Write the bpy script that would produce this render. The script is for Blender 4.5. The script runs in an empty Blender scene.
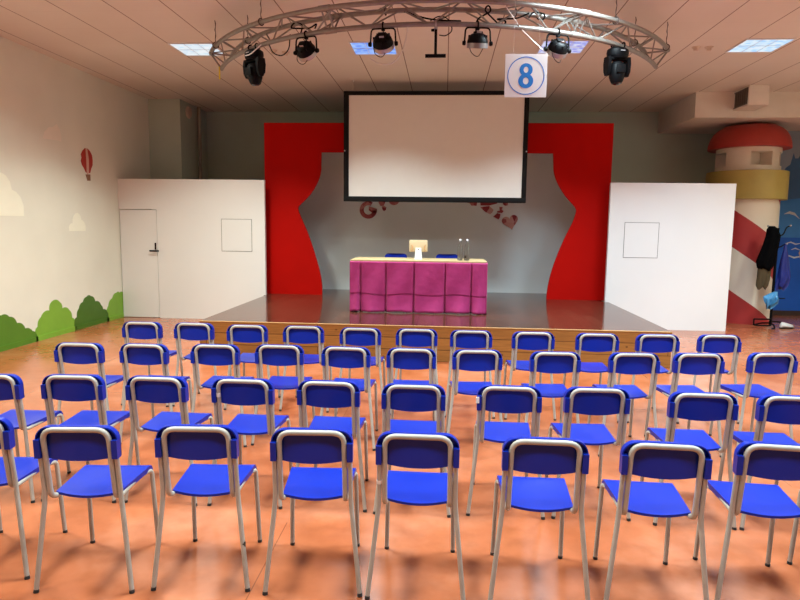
import bpy, bmesh, math, random
from mathutils import Vector, Matrix
S = bpy.context.scene
COL = S.collection
PI = math.pi
rnd = random.Random(7)

# ------------------------------------------------------------------ materials
def nodes(name):
    m = bpy.data.materials.new(name); m.use_nodes = True
    nt = m.node_tree; b = nt.nodes['Principled BSDF']
    return m, nt, b
def N(nt, t, **kw):
    n = nt.nodes.new(t)
    for k, v in kw.items(): setattr(n, k, v)
    return n
def L(nt, a, b): nt.links.new(a, b)
def setin(nt, sock, v):
    if isinstance(v, bpy.types.NodeSocket): L(nt, v, sock)
    else: sock.default_value = v
def math_(nt, op, a, b=0.0, c=None, clamp=False):
    n = N(nt, 'ShaderNodeMath', operation=op); n.use_clamp = clamp
    setin(nt, n.inputs[0], a); setin(nt, n.inputs[1], b)
    if c is not None: setin(nt, n.inputs[2], c)
    return n.outputs[0]
def mix(nt, f, a, b):
    n = N(nt, 'ShaderNodeMix', data_type='RGBA')
    setin(nt, n.inputs[0], f); setin(nt, n.inputs[6], a); setin(nt, n.inputs[7], b)
    return n.outputs[2]
def c4(c): return (c[0], c[1], c[2], 1.0)
def objco(nt, scale=(1, 1, 1)):
    t = N(nt, 'ShaderNodeTexCoord'); mp = N(nt, 'ShaderNodeMapping')
    mp.inputs['Scale'].default_value = scale
    L(nt, t.outputs['Object'], mp.inputs[0]); return mp.outputs[0]
def noise(nt, co, scale, detail=3, rough=.5):
    n = N(nt, 'ShaderNodeTexNoise'); L(nt, co, n.inputs['Vector'])
    n.inputs['Scale'].default_value = scale; n.inputs['Detail'].default_value = detail
    n.inputs['Roughness'].default_value = rough
    return n.outputs['Fac']
def ramp(nt, f, stops):
    r = N(nt, 'ShaderNodeValToRGB'); L(nt, f, r.inputs[0]); e = r.color_ramp.elements
    e[0].position, e[0].color = stops[0][0], c4(stops[0][1])
    e[1].position, e[1].color = stops[-1][0], c4(stops[-1][1])
    for p, c in stops[1:-1]:
        x = e.new(p); x.color = c4(c)
    return r.outputs[0]
def bump(nt, b, h, strength, dist=.01):
    n = N(nt, 'ShaderNodeBump'); n.inputs['Strength'].default_value = strength
    n.inputs['Distance'].default_value = dist
    L(nt, h, n.inputs['Height']); L(nt, n.outputs[0], b.inputs['Normal'])
def mat(name, col, rough=.5, metal=0, var=.08, scale=6, bmp=0, bscale=60, spec=.5):
    m, nt, b = nodes(name); co = objco(nt)
    f = noise(nt, co, scale)
    lo = tuple(c * (1 - var) for c in col); hi = tuple(min(1, c * (1 + var)) for c in col)
    L(nt, ramp(nt, f, [(.3, lo), (.7, hi)]), b.inputs['Base Color'])
    b.inputs['Roughness'].default_value = rough; b.inputs['Metallic'].default_value = metal
    b.inputs['Specular IOR Level'].default_value = spec
    if bmp: bump(nt, b, noise(nt, co, bscale), bmp)
    return m
def emat(name, c1, c2, strength):
    m, nt, b = nodes(name); co = objco(nt)
    v = N(nt, 'ShaderNodeTexVoronoi', feature='F1', distance='CHEBYCHEV'); L(nt, co, v.inputs['Vector']); v.inputs['Scale'].default_value = 11
    L(nt, ramp(nt, v.outputs['Distance'], [(.2, c1), (.62, c2)]), b.inputs['Emission Color'])
    b.inputs['Base Color'].default_value = c4((.06, .06, .06))
    b.inputs['Emission Strength'].default_value = strength
    return m

M = {}
M['blue'] = mat('blue_laminate', (.0045, .021, .29), .30, var=.05, scale=8, spec=.26)
M['tube'] = mat('beige_grey_paint', (.41, .375, .315), .40, var=.1, scale=14)
M['rubber'] = mat('black_rubber', (.02, .02, .02), .6)
M['chip'] = mat('bare_dark_steel', (.03, .025, .02), .5)
M['white_sticker'] = mat('white_sticker', (.8, .78, .74), .5)
M['black'] = mat('black_metal', (.003, .003, .0035), .6, spec=.12)
M['black_plastic'] = mat('black_plastic', (.002, .002, .0025), .5, spec=.14)
M['darkglass'] = mat('dark_lens', (.02, .022, .03), .08)
M['alu'] = mat('aluminium_tube', (.28, .26, .235), .36, metal=.5, var=.08, scale=18)
M['rim'] = mat('grey_metal_rim', (.42, .40, .40), .3, metal=.6)
M['chain'] = mat('dark_chain', (.09, .06, .05), .5, metal=.3)
M['white_cable'] = mat('white_cable', (.75, .72, .68), .5)
M['yellow'] = mat('yellow_tape', (.85, .68, .05), .5)
M['card'] = mat('white_card', (.88, .875, .86), .55, var=.02)
M['signblue'] = mat('sign_blue', (.014, .23, .72), .5, var=.03)
M['red'] = mat('red_paint', (.46, .003, .001), .6, var=.05, scale=2, spec=.08)
M['wall_cream'] = mat('cream_wall', (.80, .815, .71), .7, var=.03, scale=1.5, bmp=.05)
M['wall_grey'] = mat('grey_olive_wall', (.51, .61, .53), .75, var=.05, scale=1.2, bmp=.05)
M['stage_wall'] = mat('grey_stage_wall', (.70, .75, .74), .7, var=.05, scale=1.2, bmp=.05)
M['white_panel'] = mat('white_board', (.80, .79, .765), .5, var=.02, scale=1)
M['gap'] = mat('dark_joint', (.10, .085, .07), .8)
M['cloudpaint'] = mat('cream_cloud_paint', (.93, .95, .80), .65, var=.02)
M['cloudbeige'] = mat('beige_cloud_paint', (.88, .84, .73), .65, var=.02)
M['greenlight'] = mat('light_green_paint', (.20, .42, .035), .55, var=.05)
M['greendark'] = mat('dark_green_paint', (.055, .16, .008), .55, var=.05)
M['greenmid'] = mat('mid_green_paint', (.085, .22, .014), .55, var=.05)
M['balloonred'] = mat('balloon_red_paint', (.42, .035, .025), .6)
M['balloonpink'] = mat('balloon_pale_paint', (.66, .42, .34), .6)
M['basket'] = mat('basket_brown_paint', (.27, .14, .075), .6)
M['baseboard'] = mat('cream_skirting', (.75, .75, .63), .5, var=.03)
M['deckedge'] = mat('pale_edge_trim', (.48, .27, .10), .45)
M['ivory'] = mat('ivory_plastic', (.58, .43, .25), .4, var=.03)
M['white_plastic'] = mat('white_plastic', (.74, .74, .73), .35, var=.02)
M['orange_port'] = mat('orange_port', (.55, .25, .07), .5)
M['tabletop'] = mat('pale_wood', (.52, .38, .19), .4, var=.08, scale=9)
M['lh_white'] = mat('lighthouse_white', (.78, .70, .57), .55, var=.03)
M['lh_red'] = mat('lighthouse_red', (.40, .035, .025), .5, var=.06)
M['gold'] = mat('ochre_paint', (.43, .34, .085), .5, var=.08, scale=3)
M['mural_sky'] = mat('mural_dusk_blue', (.34, .44, .56), .6, var=.06, scale=1.5)
M['mural_dark'] = mat('mural_dark_blue', (.05, .16, .36), .6, var=.08, scale=2)
M['mural_mid'] = mat('mural_mid_blue', (.055, .28, .70), .6, var=.08, scale=2)
M['mural_sea'] = mat('mural_sea_blue', (.010, .13, .62), .6, var=.08, scale=2)
M['mural_white'] = mat('mural_white', (.62, .66, .70), .6)
M['mural_skin'] = mat('mural_peach', (.70, .42, .28), .6)
M['darkskirt'] = mat('dark_skirting', (.06, .035, .025), .5)
M['coat'] = mat('black_fabric', (.0025, .0025, .003), .95, var=.2, bmp=.3, spec=.05)
M['khaki'] = mat('khaki_fabric', (.075, .053, .022), .9, var=.2, bmp=.3)
M['bluebag'] = mat('royal_blue_bag', (.008, .02, .19), .45, var=.2, bmp=.3)
M['palebag'] = mat('light_blue_plastic', (.07, .30, .58), .35, var=.25, bmp=.4)
M['shoewhite'] = mat('white_shoe_leather', (.72, .70, .68), .5)
M['screenframe'] = mat('black_velvet_frame', (.006, .006, .006), .7, spec=.2)
M['screen'] = mat('white_screen_fabric', (.80, .76, .70), .8, var=.01)
M['beam'] = mat('plain_ceiling_paint', (.74, .68, .60), .7, var=.03)
M['grille'] = mat('grey_grille', (.12, .10, .08), .5)
M['thread'] = mat('nylon_thread', (.6, .58, .55), .3)
M['sensor'] = mat('ivory_sensor', (.62, .52, .42), .5)
M['pipe'] = mat('painted_pipe', (.36, .33, .27), .5)

def mk_letter():
    m, nt, b = nodes('patterned_pink_red_paper'); co = objco(nt)
    v = N(nt, 'ShaderNodeTexVoronoi'); L(nt, co, v.inputs['Vector']); v.inputs['Scale'].default_value = 9
    L(nt, ramp(nt, v.outputs['Color'], [(.25, (.23, .018, .022)), (.5, (.30, .035, .04)), (.78, (.50, .20, .18))]), b.inputs['Base Color'])
    b.inputs['Roughness'].default_value = .6; return m
M['letter'] = mk_letter()
def mk_heart():
    m, nt, b = nodes('patterned_rose_paper'); co = objco(nt)
    v = N(nt, 'ShaderNodeTexVoronoi'); L(nt, co, v.inputs['Vector']); v.inputs['Scale'].default_value = 7
    L(nt, ramp(nt, v.outputs['Color'], [(.3, (.27, .02, .025)), (.55, (.50, .21, .18)), (.85, (.56, .30, .25))]), b.inputs['Base Color'])
    b.inputs['Roughness'].default_value = .6; return m
M['rose'] = mk_heart()

def mk_glass():
    m, nt, b = nodes('clear_bottle'); co = objco(nt)
    f = noise(nt, co, 5)
    L(nt, ramp(nt, f, [(.3, (.88, .93, .93)), (.7, (.94, .97, .97))]), b.inputs['Base Color'])
    b.inputs['Roughness'].default_value = .03; b.inputs['Transmission Weight'].default_value = 1
    b.inputs['IOR'].default_value = 1.45
    return m
M['glass'] = mk_glass()

def mk_floor():
    m, nt, b = nodes('orange_vinyl_floor'); co = objco(nt)
    f1 = noise(nt, co, 1.1, 5, .6); f2 = noise(nt, co, 7, 4, .6)
    col = ramp(nt, f1, [(.32, (.35, .088, .029)), (.5, (.42, .120, .047)), (.68, (.50, .185, .098))])
    sp = ramp(nt, f2, [(.35, (.80, .80, .80)), (.55, (1, 1, 1))])
    n = N(nt, 'ShaderNodeMix', data_type='RGBA', blend_type='MULTIPLY'); n.inputs[0].default_value = .55
    L(nt, col, n.inputs[6]); L(nt, sp, n.inputs[7]); col = n.outputs[2]
    sx = N(nt, 'ShaderNodeSeparateXYZ'); L(nt, co, sx.inputs[0])
    def seam(c, period, off, w):
        u = math_(nt, 'ADD', math_(nt, 'DIVIDE', c, period), off)
        fr = math_(nt, 'FRACT', u); d = math_(nt, 'ABSOLUTE', math_(nt, 'SUBTRACT', fr, .5))
        return math_(nt, 'LESS_THAN', math_(nt, 'MULTIPLY', d, period), w)
    s1 = seam(sx.outputs[0], 1.6075, .5 - .74 / 1.6075, .0028)
    s2 = seam(sx.outputs[1], 6.0, .5 - 5.9 / 6.0, .0025)
    s = math_(nt, 'MULTIPLY', math_(nt, 'MAXIMUM', s1, s2), math_(nt, 'GREATER_THAN', noise(nt, co, .9), .46))
    col = mix(nt, math_(nt, 'MULTIPLY', s, .75), col, (.14, .045, .02, 1))
    L(nt, col, b.inputs['Base Color'])
    r = N(nt, 'ShaderNodeMapRange'); L(nt, f2, r.inputs[0]); r.inputs[3].default_value = .16; r.inputs[4].default_value = .27
    L(nt, r.outputs[0], b.inputs['Roughness'])
    b.inputs['Specular IOR Level'].default_value = .5
    bump(nt, b, noise(nt, co, 3.2, 2), .06, .02)
    return m
M['floor'] = mk_floor()

TILE = .617
def mk_ceiling():
    m, nt, b = nodes('ceiling_panels'); co = objco(nt)
    sx = N(nt, 'ShaderNodeSeparateXYZ'); L(nt, co, sx.inputs[0])
    def line(c, period, off, w):
        u = math_(nt, 'ADD', math_(nt, 'DIVIDE', math_(nt, 'SUBTRACT', c, off), period), .5)
        d = math_(nt, 'ABSOLUTE', math_(nt, 'SUBTRACT', math_(nt, 'FRACT', u), .5))
        return math_(nt, 'LESS_THAN', math_(nt, 'MULTIPLY', d, period), w)
    l1 = line(sx.outputs[0], TILE, -.005, .0065)
    l2 = line(sx.outputs[1], TILE, 8.33, .004)
    f = noise(nt, co, .8, 3); f2 = noise(nt, co, 4, 2)
    base = ramp(nt, f, [(.3, (.72, .66, .585)), (.7, (.77, .715, .645))])
    base = mix(nt, math_(nt, 'MULTIPLY', l2, .16), base, (.5, .4, .33, 1))
    L(nt, mix(nt, l1, base, (.23, .15, .115, 1)), b.inputs['Base Color'])
    b.inputs['Roughness'].default_value = .6
    return m
M['ceiling'] = mk_ceiling()

def mk_planks(name, c1, c2, cm, sx_, sy_, rough, mortar=.003, knots=False, axis='XY'):
    m, nt, b = nodes(name); t = N(nt, 'ShaderNodeTexCoord')
    s = N(nt, 'ShaderNodeSeparateXYZ'); L(nt, t.outputs['Object'], s.inputs[0])
    cb = N(nt, 'ShaderNodeCombineXYZ'); L(nt, s.outputs['XYZ'.index(axis[0])], cb.inputs[0]); L(nt, s.outputs['XYZ'.index(axis[1])], cb.inputs[1])
    br = N(nt, 'ShaderNodeTexBrick'); L(nt, cb.outputs[0], br.inputs['Vector'])
    br.inputs['Scale'].default_value = 1; br.inputs['Brick Width'].default_value = sx_; br.inputs['Row Height'].default_value = sy_
    br.inputs['Mortar Size'].default_value = mortar; br.inputs['Mortar Smooth'].default_value = .2
    br.inputs['Color1'].default_value = c4(c1); br.inputs['Color2'].default_value = c4(c2); br.inputs['Mortar'].default_value = c4(cm)
    mp = N(nt, 'ShaderNodeMapping'); L(nt, cb.outputs[0], mp.inputs[0]); mp.inputs['Scale'].default_value = (1.5, 28, 1)
    g = noise(nt, mp.outputs[0], 2.2, 4, .6)
    col = N(nt, 'ShaderNodeMix', data_type='RGBA', blend_type='MULTIPLY'); col.inputs[0].default_value = .6
    L(nt, br.outputs['Color'], col.inputs[6]); L(nt, ramp(nt, g, [(.3, (.55, .55, .55)), (.65, (1.1, 1.1, 1.1))]), col.inputs[7])
    out = col.outputs[2]
    if knots:
        mk = N(nt, 'ShaderNodeMapping'); L(nt, cb.outputs[0], mk.inputs[0]); mk.inputs['Scale'].default_value = (1, 1.5, 1)
        v = N(nt, 'ShaderNodeTexVoronoi'); L(nt, mk.outputs[0], v.inputs['Vector']); v.inputs['Scale'].default_value = 6.5
        k = math_(nt, 'LESS_THAN', v.outputs['Distance'], .11)
        out = mix(nt, math_(nt, 'MULTIPLY', k, .8), out, (.09, .03, .01, 1))
    L(nt, out, b.inputs['Base Color']); b.inputs['Roughness'].default_value = rough; b.inputs['Specular IOR Level'].default_value = .19
    return m
M['deck'] = mk_planks('dark_laminate_deck', (.090, .030, .017), (.062, .021, .012), (.010, .005, .004), 1.3, .19, .11, .004, axis='YX')
M['pine'] = mk_planks('knotty_pine', (.34, .145, .036), (.27, .11, .028), (.05, .02, .008), 2.9, .15, .42, .004, knots=True, axis='XZ')
M['pineside'] = mk_planks('knotty_pine_side', (.40, .165, .045), (.34, .135, .036), (.05, .02, .008), 2.9, .15, .42, .004, knots=True, axis='YZ')

def mk_cloth():
    m, nt, b = nodes('magenta_cloth'); co = objco(nt)
    f = noise(nt, co, 9); L(nt, ramp(nt, f, [(.3, (.36, .012, .125)), (.7, (.42, .018, .155))]), b.inputs['Base Color'])
    b.inputs['Roughness'].default_value = .72
    b.inputs['Sheen Weight'].default_value = .15
    bump(nt, b, noise(nt, co, 11, 3), .25, .02); return m
M['cloth'] = mk_cloth()

def mk_stripes():
    m, nt, b = nodes('lighthouse_stripes'); t = N(nt, 'ShaderNodeTexCoord')
    s = N(nt, 'ShaderNodeSeparateXYZ'); L(nt, t.outputs['Object'], s.inputs[0])
    # diagonal bands wound round the tower (object origin on its axis at floor height)
    a = math_(nt, 'ARCTAN2', s.outputs[0], math_(nt, 'MULTIPLY', s.outputs[1], -1.0))
    u = math_(nt, 'DIVIDE', math_(nt, 'ADD', s.outputs[2], math_(nt, 'MULTIPLY', a, .40)), 1.43)
    f = math_(nt, 'FRACT', math_(nt, 'ADD', u, .0 + 10.219))
    L(nt, mix(nt, math_(nt, 'LESS_THAN', f, .46), (.80, .72, .58, 1), (.42, .028, .026, 1)), b.inputs['Base Color'])
    b.inputs['Roughness'].default_value = .5; return m
M['stripes'] = mk_stripes()
M['lampwhite'] = emat('lit_prismatic_white', (.66, .82, .95), (.90, .97, 1.0), .92)
M['lampblue'] = emat('lit_prismatic_blue', (.09, .25, .86), (.32, .54, 1.0), 1.0)
M['lampviolet'] = emat('lit_prismatic_violet', (.28, .30, .80), (.70, .76, 1.0), .95)
M['lampsky'] = emat('lit_prismatic_sky', (.40, .68, 1.0), (.78, .92, 1.0), .98)

# ------------------------------------------------------------------ mesh helpers
def nb(): return bmesh.new()
def box(bm, lo, hi, bev=0, mx=None):
    vs = [bm.verts.new((x, y, z)) for x in (lo[0], hi[0]) for y in (lo[1], hi[1]) for z in (lo[2], hi[2])]
    fs = [bm.faces.new([vs[i] for i in q]) for q in ((0, 1, 3, 2), (4, 6, 7, 5), (0, 4, 5, 1), (2, 3, 7, 6), (0, 2, 6, 4), (1, 5, 7, 3))]
    if bev:
        es = list({e for f in fs for e in f.edges})
        r = bmesh.ops.bevel(bm, geom=es, offset=bev, segments=2, affect='EDGES', profile=.5)
        vs = list({v for f in r['faces'] for v in f.verts} | {v for v in vs if v.is_valid})
    if mx is not None: bmesh.ops.transform(bm, matrix=mx, verts=[v for v in vs if v.is_valid])
    return bm
def tube(bm, pts, r, seg=10, caps=True, closed=False):
    pts = [Vector(p) for p in pts]; n = len(pts)
    rr = r if isinstance(r, (list, tuple)) else [r] * n
    tans = []
    for i in range(n):
        a = pts[(i - 1) % n] if closed or i > 0 else pts[i]; b = pts[(i + 1) % n] if closed or i < n - 1 else pts[i]
        tans.append((b - a).normalized())
    t = tans[0]; ref = Vector((0, 0, 1)) if abs(t.z) < .9 else Vector((1, 0, 0))
    u = t.cross(ref).normalized(); rings = []
    for i in range(n):
        t = tans[i]; u = (u - t * u.dot(t)).normalized(); w = t.cross(u)
        rings.append([bm.verts.new(pts[i] + (u * math.cos(2 * PI * k / seg) + w * math.sin(2 * PI * k / seg)) * rr[i]) for k in range(seg)])
    m = n if closed else n - 1
    for i in range(m):
        A, B = rings[i], rings[(i + 1) % n]
        for k in range(seg): bm.faces.new((A[k], A[(k + 1) % seg], B[(k + 1) % seg], B[k]))
    if caps and not closed: bm.faces.new(rings[0][::-1]); bm.faces.new(rings[-1])
    return bm
def fillet(pts, r, k=6):
    pts = [Vector(p) for p in pts]; out = [pts[0]]
    for i in range(1, len(pts) - 1):
        p = pts[i]; a = (pts[i - 1] - p); b = (pts[i + 1] - p); rad = r[i] if isinstance(r, (list, tuple)) else r
        d = min(rad, a.length * .49, b.length * .49); A = p + a.normalized() * d; B = p + b.normalized() * d
        for j in range(k + 1):
            s = j / k; out.append(A * (1 - s) ** 2 + p * 2 * s * (1 - s) + B * s * s)
    out.append(pts[-1]); return out
def lathe(bm, prof, seg=24, mx=None, cap=True):
    rings = []
    for (r, z) in prof: rings.append([bm.verts.new((r * math.cos(2 * PI * k / seg), r * math.sin(2 * PI * k / seg), z)) for k in range(seg)])
    for A, B in zip(rings, rings[1:]):
        for k in range(seg): bm.faces.new((A[k], A[(k + 1) % seg], B[(k + 1) % seg], B[k]))
    if cap:
        bm.faces.new(rings[0][::-1]); bm.faces.new(rings[-1])
    if mx is not None: bmesh.ops.transform(bm, matrix=mx, verts=[v for R_ in rings for v in R_])
    return bm
def prism(bm, poly, fn, d0, d1):
    """poly: 2D outline; fn(a,b,d)->xyz; extruded from d0 to d1"""
    A = [bm.verts.new(fn(a, b, d0)) for a, b in poly]; B = [bm.verts.new(fn(a, b, d1)) for a, b in poly]
    bm.faces.new(A); bm.faces.new(B[::-1]); n = len(poly)
    for i in range(n): bm.faces.new((A[i], B[i], B[(i + 1) % n], A[(i + 1) % n]))
    return bm
def bevel_all(bm, off, seg=2, ang=30):
    es = [e for e in bm.edges if len(e.link_faces) == 2 and e.calc_face_angle(0) > math.radians(ang)]
    bmesh.ops.bevel(bm, geom=es, offset=off, segments=seg, affect='EDGES', profile=.5)
    return bm
def obj(name, bm, m, parent=None, smooth=40, loc=None):
    bmesh.ops.recalc_face_normals(bm, faces=bm.faces)
    me = bpy.data.meshes.new(name); bm.to_mesh(me); bm.free()
    me.materials.append(m)
    if smooth:
        for p in me.polygons: p.use_smooth = True
        me.set_sharp_from_angle(angle=math.radians(smooth))
    o = bpy.data.objects.new(name, me); COL.objects.link(o)
    if parent: o.parent = parent
    if loc: o.location = loc
    return o
def tag(o, label=None, cat=None, group=None, kind=None):
    if label: o['label'] = label
    if cat: o['category'] = cat
    if group: o['group'] = group
    if kind: o['kind'] = kind
    return o
def thing(name, label, cat, loc=(0, 0, 0), rz=0, group=None):
    o = bpy.data.objects.new(name, None); COL.objects.link(o); o.empty_display_size = .1
    o.location = loc; o.rotation_euler = (0, 0, rz); return tag(o, label, cat, group)
def struct(name, bm, m, parent=None, smooth=0):
    o = obj(name, bm, m, parent, smooth)
    if not parent: o['kind'] = 'structure'
    return o
def copy_tree(o, parent=None):
    c = o.copy(); COL.objects.link(c)
    if parent: c.parent = parent
    for ch in o.children: copy_tree(ch, c)
    return c
def bx(lo, hi, bev=0): return box(nb(), lo, hi, bev)

# ------------------------------------------------------------------ room
H = 4.05; XL, XR = -5.745, 7.45; YB, YF = 13.35, -7.0
struct('floor', bx((XL - .15, YF, -.1), (XR + .15, YB + .15, 0)), M['floor'])
struct('ceiling', bx((XL - .15, YF, H), (XR + .15, YB + .15, H + .1)), M['ceiling'])
wl = struct('wall_left', bx((XL - .15, YF, 0), (XL, YB, H)), M['wall_cream'])
struct('wall_right', bx((XR, YF, 0), (XR + .15, YB, H)), M['wall_cream'])
struct('wall_front', bx((XL - .15, YF - .15, 0), (XR + .15, YF, H)), M['wall_grey'])
struct('wall_back', bx((XL - .15, YB, 0), (XR + .15, YB + .15, H)), M['wall_grey'])
bbl = struct('baseboard_left', bx((XL, YF, 0), (XL + .014, 10.70, .068), .003), M['baseboard'])
# corner column and the pipe beside it
struct('wall_column', bx((XL, 12.0, 0), (-5.115, YB, H)), M['wall_grey'])
pp = obj('wall_pipe', tube(nb(), [(-5.06, 12.80, 0), (-5.06, 12.80, H)], .036, 14), M['pipe'])
tag(pp, 'thin painted vertical pipe beside the column in the back left corner', 'pipe')
cd = obj('wall_speaker', lathe(nb(), [(.0, 0), (.10, 0), (.12, .02), (.10, .05), (.03, .06)], 24, Matrix.Translation((-5.115, 12.35, 3.86)) @ Matrix.Rotation(PI / 2, 4, 'Y')), M['sensor'])
tag(cd, 'small pale round disc high on the side of the corner column', 'speaker')

def wallp(y, z, d): return (XL + d, y * 1.0079, 1.7 + (z - 1.7) * 1.0079 if z > .2 else z)
def painted(name, poly, m, d, label, base=None):
    bm = nb(); prism(bm, poly, wallp, -.001, d)
    if base: box(bm, (XL, base[0] * 1.0079, 0), (XL + .0155, base[1] * 1.0079 - .001, .0695))
    o = obj(name, bm, m, wl, 0); o['label'] = label; return o
def scallop(pts, amp=.0):
    out = []
    n = len(pts)
    for i in range(n - 1):
        (a, b), (c, d) = pts[i], pts[i + 1]
        L_ = math.hypot(c - a, d - b); nx, nz = -(d - b) / L_, (c - a) / L_
        for k in range(6):
            s = k / 6; h = amp * L_ * 4 * s * (1 - s)
            out.append((a + (c - a) * s + nx * h, b + (d - b) * s + nz * h))
    out.append(pts[-1]); return out
def bush(name, pts, m, label, d):
    top = scallop(pts, .17)
    poly = top + [(pts[-1][0], .0), (pts[0][0], .0)]
    painted(name, poly, m, d, label, (pts[0][0], pts[-1][0]))
bush('painted_bush', [(6.55, .05), (6.68, .24), (6.9, .36), (7.1, .46), (7.38, .56), (7.60, .475), (7.76, .44), (7.90, .335), (8.06, .235), (8.20, .165), (8.30, .07)], M['greenmid'], 'mid green painted bush at the left edge', .004)
bush('painted_bush', [(8.26, .09), (8.32, .22), (8.40, .34), (8.60, .41), (8.66, .53), (8.86, .50), (8.91, .40), (9.09, .345), (9.14, .23), (9.22, .10)], M['greenlight'], 'light green painted bush with a tall rounded top', .003)
bush('painted_bush', [(9.19, .10), (9.27, .22), (9.33, .34), (9.45, .43), (9.55, .50), (9.68, .50), (9.80, .40), (9.97, .315), (10.02, .24), (10.15, .17), (10.18, .09)], M['greendark'], 'dark green painted bush, pointed', .004)
bush('painted_bush', [(10.12, .10), (10.19, .27), (10.33, .39), (10.47, .47), (10.58, .46), (10.69, .45)], M['greenlight'], 'light green painted bush cut off by the partition', .003)
def cloudpoly(c, w, h):
    y, z = c; out = []
    for (cy, cz, r, a0, a1) in ((.34, .30, .26, 200, 95), (-.02, .62, .34, 160, 20), (-.34, .22, .24, 85, -40)):
        pass
    pts = [(-.5, 0), (-.5, .22), (-.44, .36), (-.36, .42), (-.28, .42), (-.27, .62), (-.2, .82), (-.08, .96), (.04, 1.0), (.14, .94), (.22, .80), (.25, .62), (.34, .58), (.44, .46), (.5, .26), (.5, 0)]
    return [(y + a * w, z + b * h) for a, b in pts]
painted('painted_cloud', cloudpoly((7.74, 1.76), .86, .55), M['cloudpaint'], .003, 'large cream painted cloud at the left edge')
painted('painted_cloud', cloudpoly((9.40, 1.55), .44, .28), M['cloudpaint'], .003, 'small cream painted cloud below the balloon')
painted('painted_cloud', [(8.67, 2.86), (8.70, 2.95), (8.80, 3.03), (8.90, 3.05), (9.00, 3.11), (9.07, 3.04), (9.10, 2.95), (9.09, 2.87), (9.02, 2.875), (8.9, 2.87)], M['cloudbeige'], .003, 'beige painted cloud in the shade near the ceiling')
# balloon: red envelope with a pale stripe, basket
env = [(9.70, 2.85), (9.63, 2.80), (9.585, 2.74), (9.60, 2.69), (9.575, 2.64), (9.60, 2.58), (9.655, 2.53), (9.70, 2.47), (9.82, 2.47), (9.86, 2.55), (9.90, 2.60), (9.91, 2.68), (9.895, 2.76), (9.84, 2.82), (9.78, 2.85)]
bal = painted('painted_balloon', env, M['balloonred'], .003, 'red painted hot air balloon with a pale stripe')
b2 = obj('balloon_stripe', prism(nb(), [(9.715, 2.85), (9.765, 2.85), (9.795, 2.68), (9.785, 2.47), (9.74, 2.43), (9.72, 2.47), (9.725, 2.66)], wallp, .0, .005), M['balloonpink'], bal, 0)
b3 = obj('balloon_basket', prism(nb(), [(9.69, 2.44), (9.82, 2.45), (9.82, 2.35), (9.73, 2.345)], wallp, 0, .005), M['basket'], bal, 0)

# right-hand partition and left-hand partition
PY = 10.75
PT = 2.45
bm = nb()
box(bm, (-5.745, PY, 1.925), (-5.06, PY + .07, PT)); box(bm, (-5.06, PY, 0), (-3.125, PY + .07, PT))
struct('wall_partition_left', bm, M['white_panel'])
dr = struct('door_1', bx((-5.733, PY + .004, .008), (-5.068, PY + .045, 1.914), .002), M['white_panel'])
lk = nb(); box(lk, (-5.112, PY - .006, 1.22), (-5.084, PY + .004, 1.34), .003); obj('lock_plate', lk, M['black'], dr)
hd = nb(); tube(hd, fillet([(-5.10, PY + .004, 1.20), (-5.10, PY - .045, 1.20), (-5.10, PY - .045, 1.20), (-5.19, PY - .045, 1.20)], .01), .011, 8); box(hd, (-5.185, PY - .052, 1.185), (-5.02, PY - .038, 1.212), .004)
obj('door_handle', hd, M['black'], dr)
struct('wall_partition_right', bx((2.735, PY, 0), (4.745, PY + .07, PT)), M['white_panel'])
def hatch(x0, x1, z0, z1, label):
    r = thing('access_hatch', label, 'hatch', ((x0 + x1) / 2, PY, z0))
    w = (x1 - x0) / 2; h = z1 - z0; bm = nb(); t = .007
    for lo, hi in (((-w, 0), (w, t)), ((-w, h - t), (w, h)), ((-w, 0), (-w + t, h)), ((w - t, 0), (w, h))):
        box(bm, (lo[0], -.0025, lo[1]), (hi[0], .003, hi[1]))
    obj('hatch_joint', bm, M['gap'], r, 0)
    obj('hatch_panel', bx((-w + t, -.004, t), (w - t, .003, h - t), .001), M['white_panel'], r, 0)
hatch(-3.90, -3.355, 1.21, 1.775, 'square white hatch panel in the left partition')
hatch(2.99, 3.555, 1.21, 1.80, 'square white hatch panel in the right partition')

# back wall mural on the right
mu = struct('wall_mural', bx((6.05, 12.98, 0), (XR, YB, H)), M['mural_sky'])
MY = 12.98
def mp_(x, z, d): return (x, MY - d, z)
def mural(name, poly, m, d, label): 
    o = obj(name, prism(nb(), poly, mp_, 0, d), m, mu, 0); o['label'] = label
mural('painted_sea', [(6.05, .10), (XR, .10), (XR, 1.56), (6.05, 1.56)], M['mural_sea'], .003, 'deep blue painted sea')
mural('painted_sky', [(6.05, 1.56), (XR, 1.56), (XR, 2.35), (7.1, 2.35), (6.7, 2.3), (6.05, 2.3)], M['mural_mid'], .003, 'mid blue painted sky')
mural('painted_silhouette', [(6.05, 2.3), (6.7, 2.3), (7.1, 2.35), (XR, 2.35), (XR, 3.0), (7.1, 3.05), (6.95, 3.10), (6.90, 3.19), (6.86, 3.10), (6.80, 3.10), (6.765, 3.20), (6.74, 3.08), (6.72, 2.98), (6.64, 2.92), (6.58, 2.78), (6.55, 2.55), (6.05, 2.5)], M['mural_dark'], .004, 'dark blue painted silhouette')
def stroke(pts, w): 
    up = [(x, z + w * math.sin(PI * i / (len(pts) - 1))) for i, (x, z) in enumerate(pts)]
    return [(x, z - .004) for x, z in pts] + [(x, z + .004) for x, z in up[::-1]]
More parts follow.
